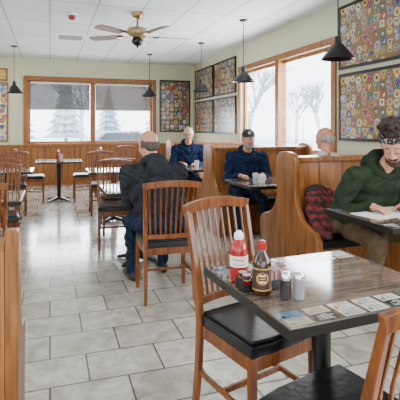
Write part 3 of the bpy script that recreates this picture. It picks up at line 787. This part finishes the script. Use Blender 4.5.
mm, nt, bb = newmat('bandana_print'); vo = N(nt, 'ShaderNodeTexVoronoi'); vo.inputs['Scale'].default_value = 60; tc = N(nt, 'ShaderNodeTexCoord'); L(nt, tc.outputs['Object'], vo.inputs['Vector'])
cr = N(nt, 'ShaderNodeValToRGB'); cr.color_ramp.interpolation = 'CONSTANT'; cr.color_ramp.elements[0].color = (.32, .30, .28, 1); cr.color_ramp.elements[1].color = (.012, .012, .016, 1); cr.color_ramp.elements[1].position = .34
L(nt, vo.outputs['Distance'], cr.inputs['Fac']); L(nt, cr.outputs['Color'], bb.inputs['Base Color']); bb.inputs['Roughness'].default_value = .9
hairblob(r, h, RH, pb, mm, amp=.001, name='headband', vox=.005)
hood(r, T, 1.10, green, 1.15)

rc = random.Random(11)
cb = [('ell', Vector((0, .02, .09)), (.15, .17, .09), None, 0), ('ell', Vector((.03, .13, .22)), (.13, .055, .17), None, 0)]
for i in range(9):
    x = -.10 + i * .028
    cb.append(('cap', Vector((x, .13 + rc.uniform(-.02, .01), .30 + rc.uniform(-.03, .04))), Vector((x - .02 + rc.uniform(-.02, .02), -.06 + rc.uniform(-.05, .03), .09)), rc.uniform(.022, .034), rc.uniform(.025, .04), 0 if i not in (3, 4) else 1))
cb += [('cap', Vector((-.12, .04, .20)), Vector((-.14, -.12, .06)), .045, .04, 0), ('cap', Vector((-.14, -.12, .05)), Vector((-.11, -.20, .035)), .04, .034, 0),
       ('cap', Vector((.08, .02, .16)), Vector((.10, -.18, .045)), .045, .04, 0), ('ell', Vector((0, .15, .35)), (.10, .045, .05), None, 1)]
o = blob('coat', cb, [plaid_mat(), cloth('coat_lining', (.03, .03, .034))], .008, None, smooth=2, folds=(0, 1), fold_amp=.008)
o.location = (2.21, 3.27, .465); tag(o, 'red and black plaid coat crumpled on the booth seat', 'coat')

# ---------------------------------------------------------------- condiments
TZ = .7512
red = plain('ketchup_red', (.30, .006, .006), .2, var=.05); lab = plain('bottle_label', (.75, .74, .7), .4, var=.02)
def bottle_text(txt, size, rad, z, rot, mat, parent, name):
    cu = bpy.data.curves.new(name, 'FONT'); cu.body = txt; cu.size = size; cu.align_x = 'CENTER'; cu.align_y = 'CENTER'; cu.extrude = .0003
    t = bpy.data.objects.new('tmp', cu); COL.objects.link(t)
    dg = bpy.context.evaluated_depsgraph_get(); me = bpy.data.meshes.new_from_object(t.evaluated_get(dg)); bpy.data.objects.remove(t)
    for v in me.vertices:
        a = rot + v.co.x / rad; rr = rad + .0006 + v.co.z
        v.co = Vector((rr * math.cos(a), rr * math.sin(a), z + v.co.y))
    me.materials.clear(); me.materials.append(mat); me.name = name
    o = bpy.data.objects.new(name, me); COL.objects.link(o); o.parent = parent
CAMA = math.radians(-112)
r = root('ketchup_bottle', 'red squeeze ketchup bottle with white label and cap', 'bottle', (.715, 1.655, TZ), math.radians(0))
m = MB(); m.lathe([(.028, 0), (.035, .006), (.036, .04), (.033, .07), (.034, .10), (.036, .12), (.030, .148), (.016, .165), (.014, .168)], red); m.obj('bottle_body', r, smooth=True)
m = MB(); m.lathe([(.017, .166), (.019, .170), (.019, .188), (.012, .193), (.008, .200), (.0, .201)], M_white); m.obj('cap', r, smooth=True)
m = MB(); m.lathe([(.0365, .062), (.0365, .104)], lab); m.obj('label_wrap', r, smooth=True)
bottle_text('HEINZ', .018, .0365, .090, CAMA, red, r, 'label_lettering'); bottle_text('KETCHUP', .012, .0365, .073, CAMA, red, r, 'label_lettering')
r = root('sauce_bottle', 'dark brown sauce bottle with red cap and dark label', 'bottle', (.74, 1.50, TZ))
bg = plain('brown_sauce', (.035, .012, .005), .12)
m = MB(); m.lathe([(.030, 0), (.034, .006), (.035, .06), (.035, .11), (.030, .13), (.017, .15), (.014, .168)], bg); m.obj('bottle_body', r, smooth=True)
m = MB(); m.lathe([(.017, .164), (.018, .168), (.017, .190), (.012, .194), (.0, .195)], red); m.obj('cap', r, smooth=True)
m = MB(); m.lathe([(.0356, .02), (.0356, .10)], plain('label_dark', (.045, .018, .010), .4)); m.obj('label_wrap', r, smooth=True)
gold = plain('label_gold', (.5, .3, .08), .4)
bottle_text('O', .062, .0362, .062, CAMA, gold, r, 'label_emblem')
m = MB()
for k in range(3):
    n = 10; vs = []
    for i in range(n + 1):
        a = CAMA - .3 + .6 * i / n
        for dz in (0, .005): vs.append((.0364 * math.cos(a), .0364 * math.sin(a), .050 + k * .011 + dz))
    m.add(vs, [(2 * i, 2 * i + 2, 2 * i + 3, 2 * i + 1) for i in range(n)], [lab, gold, lab][k])
m.obj('label_print', r)
for z in (.096, .020):
    m = MB(); m.lathe([(.0362, z), (.0362, z + .004)], gold); m.obj('label_border', r, smooth=True)
def shaker(x, y, fill, lb):
    r = root('shaker', lb, 'shaker', (x, y, TZ), group='salt and pepper shakers')
    m = MB(); m.lathe([(.018, 0), (.020, .004), (.019, .05), (.0175, .068)], fill, seg=12); m.obj('glass_body', r, smooth=False)
    m = MB(); m.lathe([(.0195, .068), (.0195, .085), (.014, .094), (.0, .097)], M_chrome); m.obj('metal_cap', r, smooth=True)
    return r
shaker(.800, 1.43, plain('pepper', (.02, .016, .014), .3), 'pepper shaker with chrome cap'); shaker(.842, 1.41, plain('salt', (.22, .22, .23), .25), 'salt shaker with chrome cap')
r = root('sugar_caddy', 'black caddy filled with white and pink sugar packets', 'caddy', (.815, 1.545, TZ), .2)
m = MB(); m.box((0, 0, .003), (.07, .05, .006), M_blackm)
for s in (-1, 1): m.box((s * .034, 0, .025), (.003, .05, .05), M_blackm); m.box((0, s * .024, .018), (.07, .003, .036), M_blackm)
m.obj('holder', r, bevel=.001)
pm_ = [plain('packet_white', (.6, .6, .6), .6), plain('packet_pink', (.5, .15, .2), .6), plain('packet_tan', (.3, .18, .09), .6)]
for i in range(8):
    m = MB(); m.box((-.028 + i * .008, 0, .038), (.003, .04, .06), pm_[i % 3], Matrix.Rotation(random.uniform(-.06, .06), 3, 'Y')); m.obj('sugar_packet', r)
def tub(x, y, z, mt, g='jelly and creamer tubs'):
    r = root('creamer_tub', 'small sealed portion tub of jelly or cream', 'tub', (x, y, z), 0, g)
    m = MB(); m.lathe([(.011, 0), (.015, .016)], mt, seg=14); m.obj('cup', r, smooth=True)
    m = MB(); m.lathe([(.0165, .016), (.0165, .018)], mt2, seg=14); m.obj('foil_lid', r, smooth=True)
bt_ = plain('tub_brown', (.08, .02, .012), .4); mt2 = plain('foil', (.35, .3, .27), .3)
r = root('jelly_caddy', 'black wire caddy holding small jelly tubs', 'caddy', (.700, 1.565, TZ), 0)
m = MB(); m.box((0, 0, .002), (.044, .075, .004), M_blackm)
for s in (-1, 1): m.box((s * .021, 0, .022), (.003, .075, .044), M_blackm); m.box((0, s * .036, .014), (.044, .003, .028), M_blackm)
m.obj('holder', r, bevel=.001)
for y in (1.546, 1.583):
    for k in range(3): tub(.700, y, TZ + .0045 + .0183 * k, [bt_, red, bt_][k])
def tumbler(x, y, g='drinking glasses'):
    o = MB(); o.lathe([(.026, 0), (.034, .12), (.032, .12), (.025, .006), (0, .006)], M_clear); q = o.obj('drinking_glass', smooth=True, loc=(x, y, TZ)); tag(q, 'clear plastic tumbler of water on the table', 'glass', g)
def mug(x, y):
    r = root('coffee_mug', 'thick white diner coffee mug', 'mug', (x, y, TZ), random.uniform(0, 6), 'white coffee mugs')
    m = MB(); m.lathe([(.032, 0), (.038, .01), (.04, .09), (.036, .09), (.034, .012), (0, .01)], M_white); m.obj('cup', r, smooth=True)
    m = MB()
    for i in range(8):
        a0 = -pi / 2 + pi * i / 8; a1 = -pi / 2 + pi * (i + 1) / 8
        m.cyl((.038 + .024 * math.cos(a0), 0, .047 + .026 * math.sin(a0)), (.038 + .024 * math.cos(a1), 0, .047 + .026 * math.sin(a1)), .005, .005, M_white, 8)
    m.obj('handle', r, smooth=True)
tumbler(2.12, 4.45); mug(2.22, 4.50); mug(.70, 4.5); tumbler(1.05, 4.62); mug(2.30, 6.45); tumbler(2.10, 6.45); mug(2.85, 2.55); tumbler(.2, 8.8)
k2 = root('ketchup_bottle', 'red ketchup bottle standing on the table', 'bottle', (1.02, 4.72, TZ))
m = MB(); m.lathe([(.028, 0), (.034, .04), (.031, .10), (.028, .145), (.014, .163)], red); m.obj('bottle_body', k2, smooth=True)
m = MB(); m.lathe([(.018, .163), (.018, .185), (.0, .195)], M_white); m.obj('cap', k2, smooth=True)
dup(k2, (.15, 8.95, TZ)); dup(k2, (2.9, 4.7, TZ))
ink = plain('printed_ink', (.30, .30, .32), .7)
for i, (x, y, a, w) in enumerate(((2.20, 2.60, .15, .32), (2.42, 2.52, -.2, .36), (2.36, 2.68, .05, .30))):
    m = MB(); m.box((0, 0, .001), (w, .25, .0015), M_paper)
    for c in range(3):
        for q in range(9): m.box((-w / 2 + w * (c + .5) / 3, .10 - q * .024, .002), (w * .27, .006, .0006), ink)
    o = m.obj('newspaper_sheet', loc=(x, y, TZ + .0005 + .0026 * i)); o.rotation_euler = (0, 0, a); tag(o, 'printed newspaper sheet lying on the booth table', 'newspaper', 'newspaper sheets')

# ---------------------------------------------------------------- outdoors
snow = plain('snow', (.8, .83, .88), .8, var=.05, scale=.5)
m = MB(); m.box((0, 20, -.3), (160, 160, .2), snow); tag(m.obj('snowy_ground'), 'flat snow-covered ground outside the windows', 'ground')
bark = plain('tree_bark', (.38, .39, .40), .9, var=.2)
def tree():
    m = MB(); rnd = random.Random(3)
    def br(p, d, ln, rr, dep):
        q = p + d * ln; m.cyl(p, q, rr, rr * .65, bark, 6)
        if dep == 0: return
        for k in range(3 if dep > 1 else 4):
            dd = (d + Vector((rnd.uniform(-.8, .8), rnd.uniform(-.8, .8), rnd.uniform(-.1, .5)))).normalized()
            br(p + d * ln * rnd.uniform(.55, 1), dd, ln * rnd.uniform(.55, .75), rr * .6, dep - 1)
    br(Vector((0, 0, -.2)), Vector((0, 0, 1)), 2.0, .12, 5)
    return tag(m.obj('bare_tree'), 'leafless winter tree standing in the snow', 'tree', 'bare winter trees')
t0 = tree(); t0.location = (15, 19, 0)
for i, (x, y) in enumerate(((19, 29), (22, 21), (12, 26), (15, 36), (2, 31), (-5, 34), (8, 36), (-2, 25), (5.5, 24), (27, 30), (31, 36), (23, 39), (18, 24))):
    t = t0.copy(); COL.objects.link(t); t.location = (x, y, 0); t.rotation_euler = (0, 0, i * 1.3); t.scale = (1.15 + .1 * (i % 3),) * 3
ever = plain('frosted_needles', (.40, .44, .46), .9, var=.45, scale=2.5)
r0 = root('spruce_tree', 'snow-covered spruce tree beyond the parking lot', 'tree', (16, 46, -.2), 0, 'snowy spruce trees')
m = MB(); m.cyl((0, 0, 0), (0, 0, 1.0), .18, .15, bark, 8); m.obj('trunk', r0)
m = MB(); rnd = random.Random(9)
for k in range(9):
    z = .7 + k * .62; rr = 1.9 * (1 - k / 9.5); n = 18; vs = [(0, 0, z + 1.1)]
    for i in range(n):
        a = 2 * pi * i / n; q = rr * (1.0 if i % 2 else .68) * rnd.uniform(.85, 1.1); vs.append((q * math.cos(a), q * math.sin(a), z - .12 + rnd.uniform(-.12, .05)))
    m.add(vs, [(0, 1 + i, 1 + (i + 1) % n) for i in range(n)] + [tuple(range(1, n + 1))[::-1]], ever)
m.obj('foliage', r0)
for i, (x, y, s) in enumerate(((11, 46, 1.1), (-3, 48, 1.0), (1.5, 47, 1.15), (6, 49, .95), (-8, 47, 1.1), (-13, 49, 1.2))):
    dup(r0, (x, y, -.2), i * .9, scale=s)
r = root('parked_car', 'grey parked car standing in the snow outside the window', 'car', (2.3, 17.5, -.2), .1)
cbody = plain('car_paint', (.22, .24, .27), .3); cgl = plain('car_glass', (.05, .06, .07), .1)
m = MB(); m.prism([(-2.1, .3), (-2.15, .7), (-1.9, .95), (-1.0, 1.02), (-.5, 1.42), (.8, 1.45), (1.5, 1.05), (2.1, .95), (2.15, .35)], 'y', -.85, .85, cbody); m.obj('car_body', r, bevel=.08, seg=3)
m = MB(); m.prism([(-.85, 1.04), (-.45, 1.37), (.75, 1.39), (1.3, 1.06)], 'y', -.86, .86, cgl); m.obj('car_window', r)
for x in (-1.35, 1.35):
    for s in (-1, 1):
        m = MB(); m.cyl((x, s * .72, .33), (x, s * .90, .33), .33, .33, M_blackm, 24); m.obj('wheel', r, smooth=True)

# ---------------------------------------------------------------- light
w = bpy.data.worlds.new('overcast'); bpy.context.scene.world = w; w.use_nodes = True
nt = w.node_tree; bgn = nt.nodes['Background']
tc = N(nt, 'ShaderNodeTexCoord'); sp = N(nt, 'ShaderNodeSeparateXYZ'); L(nt, tc.outputs['Generated'], sp.inputs[0])
rp = N(nt, 'ShaderNodeValToRGB'); rp.color_ramp.elements[0].position = .45; rp.color_ramp.elements[0].color = (.8, .85, .92, 1); rp.color_ramp.elements[1].position = .9; rp.color_ramp.elements[1].color = (.72, .84, 1, 1)
mpn = N(nt, 'ShaderNodeMapRange'); mpn.inputs[1].default_value = -1; L(nt, sp.outputs[2], mpn.inputs[0]); L(nt, mpn.outputs[0], rp.inputs['Fac'])
L(nt, rp.outputs['Color'], bgn.inputs['Color']); bgn.inputs['Strength'].default_value = 8.0
def area(name, loc, rot, sx, sy, e, col):
    l = bpy.data.lights.new(name, 'AREA'); l.shape = 'RECTANGLE'; l.size = sx; l.size_y = sy; l.energy = e; l.color = col
    o = bpy.data.objects.new(name, l); COL.objects.link(o); o.location = loc; o.rotation_euler = rot; return o
area('window_daylight_side', (XR + .35, 6.7, 1.75), (0, math.radians(90), 0), 1.5, 3.0, 340, (.94, .97, 1))
area('window_daylight_side_near', (XR + .35, 0, 1.75), (0, math.radians(90), 0), 1.5, 3.2, 190, (.94, .97, 1))
area('window_daylight_rear', (1.0, YB + .4, 1.75), (math.radians(-90), 0, 0), 3.0, 1.5, 300, (.94, .97, 1))
area('window_daylight_entrance', (.2, YF - .4, 1.6), (math.radians(90), 0, 0), 5.4, 2.0, 30, (.9, .95, 1))

cam = bpy.data.cameras.new('camera'); co = bpy.data.objects.new('camera', cam); COL.objects.link(co)
co.location = (0, 0, 1.36); co.rotation_euler = (math.radians(90), 0, -math.atan(150 / 450)); cam.sensor_width = 36; cam.lens = 40.5; cam.shift_y = -.18; cam.clip_start = .05
bpy.context.scene.camera = co
